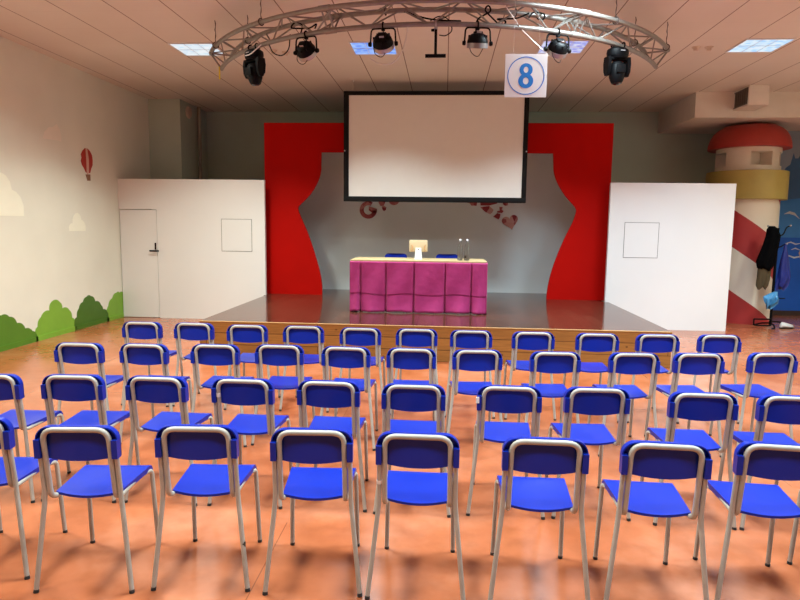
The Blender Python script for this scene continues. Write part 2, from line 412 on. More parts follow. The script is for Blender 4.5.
for pts, w in (([(6.68, 2.02), (6.78, 2.03), (6.88, 2.0), (6.98, 1.93)], .05), ([(6.75, 1.44), (6.85, 1.46), (6.95, 1.42), (7.05, 1.45)], .02), ([(6.87, 1.32), (6.95, 1.34), (7.05, 1.31)], .02), ([(6.74, 1.14), (6.84, 1.19), (6.94, 1.15), (7.06, 1.18), (7.15, 1.13)], .025)):
    mural('painted_wave', stroke(pts, w), M['mural_white'], .005, 'white painted wave line')
mural('painted_shape', [(7.02, 1.26), (7.06, 1.34), (7.14, 1.36), (7.2, 1.2), (7.13, 1.02), (7.08, 1.08)], M['mural_skin'], .006, 'peach painted shape at the right edge')
struct('baseboard_back', bx((6.05, 12.966, 0), (XR, 12.98, .10)), M['darkskirt'])

# ceiling bulkhead and air vent
struct('ceiling_bulkhead', bx((4.27, 11.45, 3.62), (XR, YB, H)), M['beam'])
vt = thing('air_vent_box', 'boxy ceiling air vent with a side grille, on the right bulkhead', 'air vent', (5.07, 11.2, 3.73))
obj('duct_box', bx((-.16, -.28, 0), (.16, .25, .32), .006), M['beam'], vt)
g = nb()
for k in range(6): box(g, (-.178, -.235 + k * .075, .035), (-.16, -.222 + k * .075, .285))
for z in (.025, .275): box(g, (-.176, -.25, z), (-.16, .22, z + .015))
box(g, (-.164, -.25, .03), (-.1605, .22, .28)); obj('grille', g, M['grille'], vt, 0)

# ------------------------------------------------------------------ ceiling lights
LX = [-3.40, -.995, 1.485, 3.97]
lampm = ['lampwhite', 'lampblue', 'lampviolet', 'lampsky']
LCOL = [(.90, 1.0, .90), (.80, .97, 1.0), (.78, .97, 1.05), (.62, .90, 1.10)]
POW = 84
def ceiling_light(x, y, m, col, label, power=POW, spread=140):
    r = thing('ceiling_light', label, 'ceiling light', (x, y, H), 0, 'recessed square ceiling lights')
    f = nb(); w = .30
    for lo, hi in (((-w, -w), (w, -w + .018)), ((-w, w - .018), (w, w)), ((-w, -w + .018), (-w + .018, w - .018)), ((w - .018, -w + .018), (w, w - .018))):
        box(f, (lo[0], lo[1], -.012), (hi[0], hi[1], 0))
    for k in (-1, 1): box(f, (k * .094 - .003, -.282, -.010), (k * .094 + .003, .282, -.004))
    box(f, (-.282, -.003, -.010), (.282, .003, -.004))
    obj('light_frame', f, M['white_plastic'], r, 0)
    obj('diffuser', bx((-.282, -.282, -.006), (.282, .282, 0)), M[m], r, 0)
    ld = bpy.data.lights.new('panel_lamp', 'AREA'); ld.shape = 'SQUARE'; ld.size = .55; ld.energy = power; ld.color = col
    ld.spread = math.radians(spread)
    lo = bpy.data.objects.new('panel_lamp', ld); COL.objects.link(lo); lo.location = (0, 0, -.02); lo.parent = r
pos = ['over the left wall side', 'left of the hanging screen', 'behind the hanging number sign', 'near the right bulkhead']
for i, x in enumerate(LX):
    ceiling_light(x, 8.64, lampm[i], LCOL[i], 'square lit ceiling panel ' + pos[i], POW * (1, .92, .92, .88)[i], 118)
for y, lab in ((8.64, 'far right, in front of the striped lighthouse'), (6.02, 'far right, level with the truss')):
    ceiling_light(6.44, y, 'lampwhite', (.86, .93, .82), 'square lit ceiling panel ' + lab, POW * .85, 140)
for y, rw, pw, spr in ((6.02, 'level with the truss', 1.2, 150), (3.4, 'above the second row of chairs', 1.12, 134), (1.2, 'above the camera', .52, 128)):
    for i, x in enumerate(LX):
        if y == 6.02 and i == 1: continue
        ceiling_light(x, y, lampm[i], LCOL[i], 'square lit ceiling panel ' + rw + ', ' + ['at the left', 'left of centre', 'right of centre', 'at the right'][i], POW * pw, spr)

for i, (x, y, lab) in enumerate(((3.203, 8.70, 'left of the right-hand pair'), (3.368, 8.705, 'right of the right-hand pair'), (-2.387, 8.72, 'left of the left-hand pair'), (-2.235, 8.80, 'right of the left-hand pair'))):
    s = thing('ceiling_sensor', 'small ivory ceiling sensor, ' + lab, 'sensor', (x, y, H), 0, 'small round ceiling sensors')
    obj('sensor_base', lathe(nb(), [(.0, -.012), (.05, -.012), (.055, 0), (0, 0)], 20), M['sensor'], s)
    obj('sensor_head', lathe(nb(), [(.0, -.05), (.028, -.045), (.034, -.012), (0, -.012)], 16), M['sensor'], s)

# ------------------------------------------------------------------ stage
st = thing('stage_platform', 'low wooden stage with dark glossy deck and knotty pine front', 'stage', (-.14, 7.75, 0))
def rel(o): return o
poly = [(-2.985, 0), (2.935, 0), (2.935, 2.995), (2.865, 2.995), (2.865, 4.22), (-3.02, 4.22), (-3.02, 2.995), (-2.985, 2.995)]
obj('deck', prism(nb(), [(x, y + .012 if y == 0 else y) for x, y in poly], lambda a, b, d: (a, b, d), .405, .45), M['deck'], st, 0)
obj('front_panel', bx((-2.985, 0, 0), (2.935, .022, .442)), M['pine'], st, 0)
obj('edge_trim', bx((-2.987, -.006, .440), (2.937, .016, .452), .003), M['deckedge'], st, 0)
for sx in (-1, 1): obj('side_panel', bx((sx * 2.96 - .025 - .011, .022, 0), (sx * 2.96 - .025 + .009, 2.99, .43)), M['pineside'], st, 0)

struct('wall_stage', bx((-3.15, 11.97, 0), (2.80, 12.05, 3.40)), M['stage_wall'])

# red proscenium
RY = 11.0
innerL = [(-2.18, 2.95), (-2.185, 2.66), (-2.245, 2.44), (-2.38, 2.22), (-2.54, 2.06), (-2.585, 2.01), (-2.597, 1.96), (-2.565, 1.86), (-2.43, 1.55), (-2.30, 1.17), (-2.21, .85), (-2.175, .62), (-2.171, .45)]
innerR = [(1.81, 2.95), (1.83, 2.67), (1.90, 2.46), (2.035, 2.25), (2.18, 2.09), (2.225, 2.03), (2.238, 1.975), (2.19, 1.80), (2.07, 1.53), (1.95, 1.22), (1.86, .92), (1.81, .66), (1.796, .45)]
def smooth_curve(P, k=5):
    out = []
    for i in range(1, len(P) - 1):
        p0 = P[max(i - 1, 0)]; p1 = P[i]; p2 = P[i + 1]; p3 = P[min(i + 2, len(P) - 1)]
        for j in range(k):
            t = j / k
            out.append(tuple(.5 * ((2 * p1[q]) + (-p0[q] + p2[q]) * t + (2 * p0[q] - 5 * p1[q] + 4 * p2[q] - p3[q]) * t * t + (-p0[q] + 3 * p1[q] - 3 * p2[q] + p3[q]) * t ** 3) for q in (0, 1)))
    return [P[0]] + out + [P[-1]]
pr = thing('stage_surround', 'red stage surround with wavy inner edges, standing on the stage', 'stage surround', (-.19, RY, .45))
def rp(a, b, d): return (a + .19, d, b - .45)
obj('side_panel', prism(nb(), [(-3.19, .45), (-3.19, PT + .003), (-3.19, 3.45), (-2.18, 3.45)] + smooth_curve(innerL), rp, 0, .05), M['red'], pr, 25)
obj('side_panel', prism(nb(), [(2.785, .45), (2.79, PT + .003), (2.795, PT + .003), (2.795, 3.45), (1.81, 3.45)] + smooth_curve(innerR), rp, 0, .05), M['red'], pr, 25)
obj('top_beam', bx((-2.18 + .19, 0, 2.95 - .45), (1.81 + .19, .05, 3.0)), M['red'], pr, 0)

# cut-out letters on the stage wall (lower parts show under the screen)
LYW = 11.97
def lp(x, z, d): return (x, LYW + .003 - d, z)
def ring_poly(cx, cz, r0, r1, a0, a1, n=22, sq=1.0):
    A = [(cx + r1 * math.cos(math.radians(a0 + (a1 - a0) * i / n)), cz + sq * r1 * math.sin(math.radians(a0 + (a1 - a0) * i / n))) for i in range(n + 1)]
    B = [(cx + r0 * math.cos(math.radians(a0 + (a1 - a0) * i / n)), cz + sq * r0 * math.sin(math.radians(a0 + (a1 - a0) * i / n))) for i in range(n + 1)]
    return A + B[::-1]
def letter(polys, label, m='letter'):
    bm = nb()
    for p in polys: prism(bm, p, lp, 0, .02)
    tag(obj('cutout_letter', bm, M[m], None, 0), label, 'letter', 'cut-out letters on the stage wall')
letter([ring_poly(-1.465, 1.985, .088, .165, 60, 360, 26, 1.0), [(-1.455, 2.055), (-1.30, 2.01), (-1.30, 1.95), (-1.375, 1.92), (-1.455, 1.98)]], 'red patterned letter G peeking out below the screen')
letter([[(-1.30, 2.30), (-1.12, 2.30), (-1.14, 2.14), (-1.17, 2.07), (-1.23, 2.06), (-1.27, 2.13)]], 'dark red letter tip right of the letter G, under the screen')
letter([[(-1.205, 2.055), (-1.165, 2.065), (-1.12, 2.04), (-1.13, 1.985), (-1.165, 1.965), (-1.195, 2.0)]], 'pink letter tip right of the letter G, under the screen', 'rose')
letter([ring_poly(-.975, 2.185, .045, .105, 0, 360, 24)], 'dark red round letter bottom under the left half of the screen')
letter([[(.37, 2.20), (.60, 2.20), (.585, 2.085), (.487, 2.088), (.45, 2.135), (.37, 2.145)]], 'dark red letter bottom left of the pink letter pieces')
letter([[(.645, 2.2), (.98, 2.2), (.965, 2.13), (.813, 2.09), (.658, 2.092)]], 'dark red flat letter foot above the pink triangle')
letter([[(.655, 2.06), (.74, 2.075), (.822, 2.084), (.905, 2.012), (.88, 1.96), (.843, 1.93), (.752, 1.97)]], 'pink triangular letter piece under the screen', 'rose')
letter([[(1.07, 2.2), (1.175, 2.2), (1.163, 2.10), (1.115, 2.09), (1.073, 2.12)]], 'dark red letter tip above the zigzag letter piece')
letter([[(1.01, 2.07), (1.075, 2.064), (1.055, 2.022), (1.092, 1.99), (1.062, 1.955), (.972, 1.962), (.972, 1.99), (1.02, 1.998)]], 'dark red zigzag letter piece left of the heart')
letter([[(.972, 1.952), (1.035, 1.938), (1.025, 1.87), (1.001, 1.834), (.901, 1.885)]], 'small pink letter piece below the zigzag, beside the heart', 'rose')
hp = []
for i in range(40):
    t = 2 * PI * i / 40; x = 16 * math.sin(t) ** 3; y = 13 * math.cos(t) - 5 * math.cos(2 * t) - 2 * math.cos(3 * t) - math.cos(4 * t)
    x, y = x * .0094, y * .0094; a = math.radians(14)
    hp.append((1.222 + x * math.cos(a) - y * math.sin(a), 1.795 + x * math.sin(a) + y * math.cos(a)))
hb = nb(); prism(hb, hp, lp, 0, .02)
tag(obj('cutout_heart', hb, M['rose'], None, 0), 'patterned pink and red heart cut-out, lowest on the right of the stage wall', 'heart decoration', 'cut-out letters on the stage wall')

# ------------------------------------------------------------------ projection screen
SY = 10.5
sc = thing('projection_screen', 'large blank projection screen in a black frame hung over the stage', 'projection screen', (-.195, SY, 2.09))
sw, sh = 1.51, 1.79
f = nb()
box(f, (-sw, 0, 0), (sw, .05, .085), .006); box(f, (-sw, 0, sh - .065), (sw, .05, sh), .006)
box(f, (-sw, .002, .08), (-sw + .085, .048, sh - .06), .004); box(f, (sw - .075, .002, .08), (sw, .048, sh - .06), .004)
obj('screen_frame', f, M['screenframe'], sc)
obj('screen_fabric', bx((-sw + .07, .018, .07), (sw - .06, .026, sh - .05)), M['screen'], sc, 0)
for x in (-1.36, 1.36):
    hg = nb(); tube(hg, [(x, .025, sh - .01), (x, .025, H - 2.09)], .004, 6); lathe(hg, [(0, -.03), (.018, -.02), (.02, 0), (0, 0)], 10, Matrix.Translation((x, .025, H - 2.09)))
    obj('hanger_wire', hg, M['beam'], sc)
for x in (-sw - .004, sw - .004):
    for z in (.83,):
        obj('frame_screw', lathe(nb(), [(0, 0), (.012, 0), (.012, .008), (0, .008)], 8, Matrix.Translation((x + .004 + (.02 if x < 0 else -.02), 0, z)) @ Matrix.Rotation(PI / 2, 4, 'X')), M['white_plastic'], sc)

# ------------------------------------------------------------------ hanging sign 8
sg = thing('hanging_sign', 'white square sign with a blue number 8 in a ring, hung from the truss', 'sign', (.713, 6.02, 2.89), math.radians(2))
sz = .192
obj('sign_card', bx((-sz, 0, 0), (sz, .005, 2 * sz), .001), M['card'], sg, 0)
def sp(x, z, d): return (x, -d, z)
bm = nb()
n = 64
def annulus(bm, cx, cz, ro, ri, sq, d0, d1, fn, sxo=1, sxi=1, sqi=None, n=48):
    sqi = sq if sqi is None else sqi
    O = [(cx + ro * sxo * math.cos(2 * PI * k / n), cz + ro * sq * math.sin(2 * PI * k / n)) for k in range(n)]
    I = [(cx + ri * sxi * math.cos(2 * PI * k / n), cz + ri * sqi * math.sin(2 * PI * k / n)) for k in range(n)]
    for d in (d0, d1):
        vo = [bm.verts.new(fn(a, b, d)) for a, b in O]; vi = [bm.verts.new(fn(a, b, d)) for a, b in I]
        for k in range(n): bm.faces.new((vo[k], vo[(k + 1) % n], vi[(k + 1) % n], vi[k]))
        if d == d0: po, pi_ = vo, vi
    for k in range(n):
        bm.faces.new((po[k], po[(k + 1) % n], vo[(k + 1) % n], vo[k])); bm.faces.new((pi_[k], pi_[(k + 1) % n], vi[(k + 1) % n], vi[k]))
annulus(bm, 0, sz, .170, .162, 1, .0003, .0012, sp)
obj('sign_ring', bm, M['signblue'], sg, 0)
bm = nb()
annulus(bm, 0, sz + .053, .060, .026, .97, .0003, .0012, sp, 1, .84, 1.05)
annulus(bm, 0, sz - .046, .069, .031, .95, .0003, .0014, sp, 1, .84, 1.0)
obj('sign_numeral', bm, M['signblue'], sg, 0)
for x in (-.12, .12):
    obj('sign_thread', tube(nb(), [(x, .002, 2 * sz - .004), (x * .9, .07, 3.775 - 2.89)], .0009, 5), M['thread'], sg)

# ------------------------------------------------------------------ truss
TC = (-.18, 9.10); RO, RI, RB = 3.03, 2.78, 2.905; ZT, ZB = 3.77, 3.598; AM = 1.127
def arc(r, z, a): return Vector((TC[0] + r * math.sin(a), TC[1] - r * math.cos(a), z))
tr = thing('lighting_truss', 'curved aluminium lighting truss of three tubes with zigzag braces', 'truss', (TC[0], TC[1] - RB, ZB))
off = -Vector((TC[0], TC[1] - RB, ZB))
def tp(r, z, a): return arc(r, z, a) + off
na = 56
for r, z in ((RO, ZT), (RI, ZT), (RB, ZB)):
    obj('chord', tube(nb(), [tp(r, z, -AM + 2 * AM * i / na) for i in range(na + 1)], .0245, 12), M['alu'], tr)
nz = 22
for (ra, za, rb, zb) in ((RO, ZT, RB, ZB), (RI, ZT, RB, ZB), (RO, ZT, RI, ZT)):
    for i in range(nz):
        a0 = -AM + 2 * AM * (i + .04) / nz; a1 = -AM + 2 * AM * (i + .96) / nz
        p, q = ((ra, za), (rb, zb)) if i % 2 == 0 else ((rb, zb), (ra, za))
        obj('brace', tube(nb(), [tp(*p, a0), tp(*q, a1)], .0085, 7), M['alu'], tr)
for a in (-AM, AM):
    for p, q in (((RO, ZT), (RI, ZT)), ((RI, ZT), (RB, ZB)), ((RO, ZT), (RB, ZB))):
        obj('end_brace', tube(nb(), [tp(*p, a), tp(*q, a)], .011, 8), M['alu'], tr)
for a in (-.345, .515):          # section joints: plates and couplers
    for da in (-.012, .012):
        obj('joint_frame', tube(nb(), [tp(RO, ZT, a + da), tp(RI, ZT, a + da), tp(RB, ZB, a + da)], .011, 8, closed=True), M['alu'], tr)
    for r, z in ((RO, ZT), (RI, ZT), (RB, ZB)):
        obj('coupler', tube(nb(), [tp(r, z, a - .02), tp(r, z, a), tp(r, z, a + .02)], .030, 12), M['alu'], tr)
def chain(a, r, dx=0, dy=0):
    p = tp(r, ZT, a); q = Vector((p.x + dx, p.y + dy, H + off.z)); bm = nb()
    n = max(4, int((q - p).length / .035))
    lp_ = [p + (q - p) * (i / n) + Vector((.004 * math.sin(i * 2.1), .004 * math.cos(i * 2.1), 0)) for i in range(n + 1)]
    tube(bm, lp_, [.006 if i % 2 else .0035 for i in range(n + 1)], 6)
    ring = [p + Vector((.034 * math.cos(t) * math.sin(a), -.034 * math.cos(t) * math.cos(a), .034 * math.sin(t))) for t in [2 * PI * k / 14 for k in range(14)]]
    tube(bm, ring, .006, 6, closed=True)
    obj('hanging_chain', bm, M['chain'], tr)
for a, r in ((-1.0, RO), (-.86, RI), (-.62, RO), (-.16, RI), (.30, RI), (.655, RO), (.95, RI), (1.08, RO)): chain(a, r)
obj('yellow_tag', bx((-.009, -.004, -.15), (.009, .004, 0), .001), M['yellow'], tr, 0, tp(RB, ZB, -AM) + Vector((-.02, -.02, .02)))

# ------------------------------------------------------------------ stage lights on the truss
def clamp_bm():
    bm = nb(); tube(bm, [(.030 * math.cos(t), .0, .030 * math.sin(t)) for t in [2 * PI * k / 16 for k in range(16)]], .008, 8, closed=True)
    box(bm, (-.018, -.016, -.048), (.018, .016, -.026), .004); return bm
par = None
def make_par(x, y, z, rz, tilt, label):
    r = thing('par_light', label, 'stage light', (x, y, z), rz, 'par lights on the truss')
    # clamp ring stands across the tube: local x runs along the tube
    cm = clamp_bm(); bmesh.ops.rotate(cm, matrix=Matrix.Rotation(PI / 2, 3, 'Z'), verts=cm.verts); obj('clamp', cm, M['black'], r)
    yk = nb(); tube(yk, fillet([(-.126, 0, -.180), (-.116, 0, -.026), (.116, 0, -.026), (.126, 0, -.180)], .035, 5), .008, 8); obj('yoke', yk, M['black'], r)
    T = Matrix.Translation((0, 0, -.160)) @ Matrix.Rotation(tilt, 4, 'X') @ Matrix.Diagonal((.92, .92, .92, 1))
    hs = nb(); lathe(hs, [(.0, .092), (.045, .090), (.075, .075), (.096, .045), (.106, .012), (.108, -.01)], 28, T)
    for k in range(8):
        a = 2 * PI * k / 8; box(hs, (.05, -.005, .02), (.098, .005, .070), 0, T @ Matrix.Rotation(a, 4, 'Z'))
    ho = obj('housing', hs, M['black_plastic'], r)
    bk = nb(); box(bk, (-.045, -.035, .085), (.045, .035, .105), .006, T); obj('driver_box', bk, M['black'], ho)
    lab = nb(); box(lab, (-.018, -.045, .088), (.03, -.0395, .108), .001, T); obj('info_sticker', lab, M['rim'], ho)
    rm = nb(); lathe(rm, [(.1105, -.055), (.111, -.008), (.103, -.008), (.102, -.055)], 28, T, cap=False); obj('lens_rim', rm, M['rim'], r)
    ln = nb(); lathe(ln, [(0, -.045), (.103, -.045), (.103, -.035), (0, -.035)], 24, T); obj('lens', ln, M['darkglass'], r)
    for s in (-1, 1):
        kb = nb(); lathe(kb, [(0, 0), (.020, 0), (.024, .012), (.018, .03), (0, .03)], 12, Matrix.Translation((s * .114, 0, -.168)) @ Matrix.Rotation(s * PI / 2, 4, 'Y')); obj('knob', kb, M['black'], r)
    sl = nb(); tube(sl, fillet([(-.085, -.02, -.15), (-.075, -.06, -.27), (.0, -.05, -.315), (.05, -.01, -.22)], .05, 5), .0035, 6); obj('safety_cable', sl, M['black'], r)
def on(a): p = arc(RB, ZB, a); return p.x, p.y, p.z
make_par(*on(-.447), -.35, .95, 'black par light furthest left on the truss, beside the left moving head')
make_par(*on(-.156), -.12, .85, 'black par light in front of the blue ceiling panel')
make_par(*on(.156), .12, .25, 'black par light with grey rim pointing straight down, left of the number sign')
make_par(*on(.443), .35, .70, 'black par light just right above the number sign')
def make_moving(x, y, z, rz, label, hang):
    r = thing('moving_head_light', label, 'stage light', (x, y, z), rz, 'moving head lights on the truss')
    for s in (-.06, .06):
        cm = clamp_bm(); bmesh.ops.rotate(cm, matrix=Matrix.Rotation(PI / 2, 3, 'Z'), verts=cm.verts); bmesh.ops.translate(cm, vec=(s, 0, 0), verts=cm.verts); obj('clamp', cm, M['black'], r)
    bs = nb(); lathe(bs, [(0, -.030), (.085, -.032), (.112, -.050), (.118, -.085), (.110, -.118), (0, -.122)], 28, Matrix.Diagonal((1, .8, 1, 1))); obj('base', bs, M['black_plastic'], r)
    pl = nb(); box(pl, (-.02, -.0965, -.078), (.03, -.0925, -.068), 0); obj('base_label', pl, M['rim'], r)
    ds = nb(); lathe(ds, [(0, -.140), (.085, -.140), (.095, -.12), (0, -.12)], 24); obj('pan_disc', ds, M['black'], r)
    for s in (-1, 1):
        ya = nb()
        prism(ya, [(-.045, -.125), (.045, -.125), (.056, -.19), (.048, -.27), (.02, -.315), (-.02, -.315), (-.048, -.27), (-.056, -.19)], lambda a, b, d: (s * d, a, b), .095, .128)
        bevel_all(ya, .008); obj('yoke_arm', ya, M['black_plastic'], r)
    yb = nb(); box(yb, (-.122, -.045, -.158), (.122, .045, -.132), .008); obj('yoke_bridge', yb, M['black_plastic'], r)
    T = Matrix.Translation((0, 0, -.240)) @ Matrix.Rotation(hang, 4, 'X')
    hd = nb(); lathe(hd, [(0, .085), (.045, .073), (.070, .055), (.080, .02), (.083, -.03), (.078, -.085), (.062, -.130), (.050, -.148)], 28, T); ho = obj('lamp_head', hd, M['black_plastic'], r)
    ln = nb(); lathe(ln, [(0, -.162), (.03, -.160), (.052, -.149), (0, -.145)], 24, T); obj('lens', ln, M['darkglass'], ho)
    fp = nb(); box(fp, (-.05, -.092, -.06), (.05, -.07, .03), .008, T); obj('vent_plate', fp, M['black'], ho)
make_moving(*on(-.726), -.62, 'black moving head light hanging at the left end of the truss', .12)
make_moving(*on(.733), .28, 'black moving head light hanging at the right end of the truss', -.05)
# inverted T bracket
x, y, z = on(.019)
tb = thing('pipe_bracket', 'black upside-down T bracket hanging from the middle of the truss', 'bracket', (x, y, z))
cm = clamp_bm(); bmesh.ops.rotate(cm, matrix=Matrix.Rotation(PI / 2, 3, 'Z'), verts=cm.verts); obj('clamp', cm, M['rim'], tb)
obj('drop_bar', bx((-.013, -.013, -.285), (.013, .013, -.05), .002), M['black'], tb)
obj('cross_bar', bx((-.098, -.014, -.305), (.098, .014, -.275), .003), M['black'], tb)
kb = nb(); lathe(kb, [(0, 0), (.014, 0), (.012, .03), (0, .03)], 8, Matrix.Translation((-.015, 0, -.055)) @ Matrix.Rotation(-PI / 2, 4, 'Y')); obj('knob', kb, M['black'], tb)

# loose cables on the truss
def cable(pts, r, m, label, rad=.08):
    tag(obj('cable', tube(nb(), fillet(pts, rad, 6), r, 7), M[m]), label, 'cable')
def A(r, z, a, dz=0): v = arc(r, z, a); return (v.x, v.y, v.z + dz)
cable([A(RI, ZT, -.18, .03), A(RI, ZT, -.10, .0), A(2.84, 3.70, -.03, -.02), A(RB, ZB, .02, .035), A(RB, ZB, .10, .03)], .008, 'black', 'black cable running down to the middle of the truss', .1)
cable([A(RB, ZB, .0, .03), A(RB, ZB, .03, .08), A(RB, ZB, .06, .05), A(RB, ZB, .075, -.06), A(RB, ZB, .05, -.11), A(RB, ZB, .03, -.10)], .005, 'black', 'thin black cable loop beside the T bracket', .05)
cable([A(RB, ZB, .15, -.06), A(RB, ZB, .15, .05), A(RB, ZB, .20, .13), A(RB, ZB, .19, .19), A(RB, ZB, .175, .14), A(RB, ZB, .235, -.01), A(RB, ZB, .255, .05), A(RB, ZB, .21, .06), A(RB, ZB, .29, .08), A(RB, ZB, .33, .14)], .008, 'black', 'tangled black cable on top of the truss, left of the number sign', .06)
cable([A(RB, ZB, .33, .10), A(RB, ZB, .345, .16), A(RB, ZB, .39, .15), A(RB, ZB, .385, .09), A(RB, ZB, .36, .10)], .008, 'black', 'short coiled black cable above the number sign', .05)
cable([A(RO, ZT, .23, -.02), A(RB, ZB, .31, -.03), A(RB - .02, ZB, .40, -.20), A(RB, ZB, .425, -.245), A(RB, ZB, .455, -.25), A(RB, ZB, .475, -.19)], .0045, 'white_cable', 'white cable slanting down to the par light by the number sign', .07)
cable([A(RB, ZB, -.20, -.30), A(RB, ZB, -.165, -.36), A(RB, ZB, -.12, -.36), A(RB, ZB, -.09, -.25), A(RB, ZB, -.075, -.08), A(RB, ZB, -.075, .03)], .005, 'white_cable', 'white cable looping under the par light by the blue panel', .07)
cable([A(RB, ZB, -.64, .03), A(RB, ZB, -.61, -.12), A(RB, ZB, -.56, -.17), A(RB, ZB, -.525, -.12), A(RB, ZB, -.52, .03)], .006, 'black', 'black cable loop between the left moving head and par light', .06)
cable([A(RB, ZB, -.75, -.05), A(RB + .1, ZB, -.74, -.10), A(RB + .1, ZB, -.70, -.11), A(RB, ZB, -.66, .02)], .006, 'white_cable', 'white cable draped over the left moving head light', .05)
cable([A(RB, ZB, -.47, .02), A(RB, ZB, -.46, .10), A(RB, ZB, -.50, .14), A(RB, ZB, -.52, .09), A(RB, ZB, -.43, .05), A(RB, ZB, -.40, .09), A(RB, ZB, -.41, .04)], .008, 'black', 'coiled black cable above the leftmost par light', .05)

# ------------------------------------------------------------------ table, cloth and what stands on it
TZ = .45; TX0, TX1 = -1.345, .605; TY0, TY1 = 8.92, 9.66
tb = thing('presentation_table', 'long table with pale wooden top on the stage', 'table', ((TX0 + TX1) / 2, 9.29, TZ))
hw = .975
obj('tabletop', bx((-hw, -.37, .728), (hw, .37, .757), .004), M['tabletop'], tb)
for sx in (-1, 1):
    for sy in (-1, 1): obj('leg', bx((sx * .9 - .02, sy * .30 - .02, 0), (sx * .9 + .02, sy * .30 + .02, .728)), M['tube'], tb)
# cloth: path left side -> front -> right side
seams = [-1.195, -.83, -.425, .018, .39]
def cloth_mesh(z0f, z1, extra, hemf):
    bm = nb(); path = []
    x0, x1, yf, yb_ = TX0 - .008, TX1 + .008, TY0 - .010, TY1
    for k in range(8): path.append((x0, yb_ + (yf - yb_) * k / 8, -1, 0))
    n = 240
    for k in range(n + 1): path.append((x0 + (x1 - x0) * k / n, yf, 0, -1))
    for k in range(1, 9): path.append((x1, yf + (yb_ - yf) * k / 8, 1, 0))
    rows = 22; grid = []
    edges = [TX0] + seams + [TX1]
    for (x, y, nx, ny) in path:
        col = []
        z0 = z0f(x) if ny else TZ + .006
        for j in range(rows + 1):
            s = j / rows; z = z1 + (z0 - z1) * s
            o = extra; s = max(0, (TZ + .734 - z) / .728)
            if ny:
                d = min(abs(x - e) for e in seams)
                o -= .042 * math.exp(-(d / .012) ** 2) * (.35 + .65 * min(1, s * 4))
                i = max(k for k in range(len(edges)) if edges[k] <= x + .02 or k == 0)
                if i < len(edges) - 1:
                    t = (x - edges[i]) / (edges[i + 1] - edges[i])
                    o += .016 * math.sin(PI * max(0, min(1, t))) * s
                    o += .010 * s * s * math.sin(9 * t + i * 1.7 + 2.2 * s) + .004 * math.sin(5 * t + 7 * s + i)
                    o += hemf * s ** 5 * (.030 * math.sin(PI * max(0, min(1, t))))
            else: o += .006 * math.sin(14 * y) * s
            col.append(bm.verts.new((x + nx * o, y + ny * o, z)))
        grid.append(col)
    for a, b in zip(grid, grid[1:]):
        for j in range(rows): bm.faces.new((a[j], b[j], b[j + 1], a[j + 1]))
    return bm
def hem(x):
    edges = [TX0] + seams + [TX1]; i = max([k for k in range(len(edges) - 1) if edges[k] <= x] or [0])
    t = (x - edges[i]) / (edges[i + 1] - edges[i])
    return TZ + .005 + .013 * (math.sin(PI * max(0, min(1, t))) ** 2) * (.5 + .5 * math.sin(3.1 * i + 1)) + .006 * abs(math.sin(2 * i + 3 * t))
cl = obj('tablecloth', cloth_mesh(hem, TZ + .732, 0.004, 1), M['cloth'])
tag(cl, 'magenta pleated tablecloth hung around the front of the stage table', 'tablecloth')
ov = obj('cloth_overlay', cloth_mesh(lambda x: TZ + .258 + .012 * math.sin(9 * x), TZ + .734, .0085, 0), M['cloth'], cl)
for o in (cl, ov):
    so = o.modifiers.new('thickness', 'SOLIDIFY'); so.thickness = .003
# monitor seen from behind
TT = TZ + .757
mo = thing('monitor', 'small cream monitor on a white foot, seen from behind on the stage table', 'monitor', (-.385, 9.25, TT), math.radians(3))
def mo_tilt(bm): bmesh.ops.rotate(bm, cent=(0, 0, .2), matrix=Matrix.Rotation(math.radians(-8), 3, 'X'), verts=bm.verts); return bm
b = bx((-.135, .0, .110), (.135, .028, .285), .010); obj('rear_shell', mo_tilt(b), M['ivory'], mo)
obj('display', mo_tilt(bx((-.128, .0275, .117), (.128, .031, .278), .001)), M['darkglass'], mo)
for s in (-1, 1):
    b = nb(); tube(b, [(s * (.098 - .03 * math.cos(t) + .02), -.002, .17 + .045 * math.sin(t)) for t in [(-1 + 2 * k / 8) * 1.1 for k in range(9)]], .006, 6); obj('grip_recess', mo_tilt(b), M['orange_port'], mo)
b = nb(); prism(b, [(-.055, 0), (.055, 0), (.042, .17), (-.042, .17)], lambda a, z, d: (a, d - .03 * (1 - z / .17), z), -.035, -.004); obj('foot', bevel_all(b, .004), M['white_plastic'], mo)
obj('foot_plate', bx((-.058, -.07, 0), (.058, .06, .008), .003), M['white_plastic'], mo)
b = nb(); lathe(b, [(0, 0), (.009, 0), (.009, .006), (0, .006)], 10, Matrix.Translation((0, -.036, .145)) @ Matrix.Rotation(PI / 2, 4, 'X')); obj('cable_port', b, M['chip'], mo)
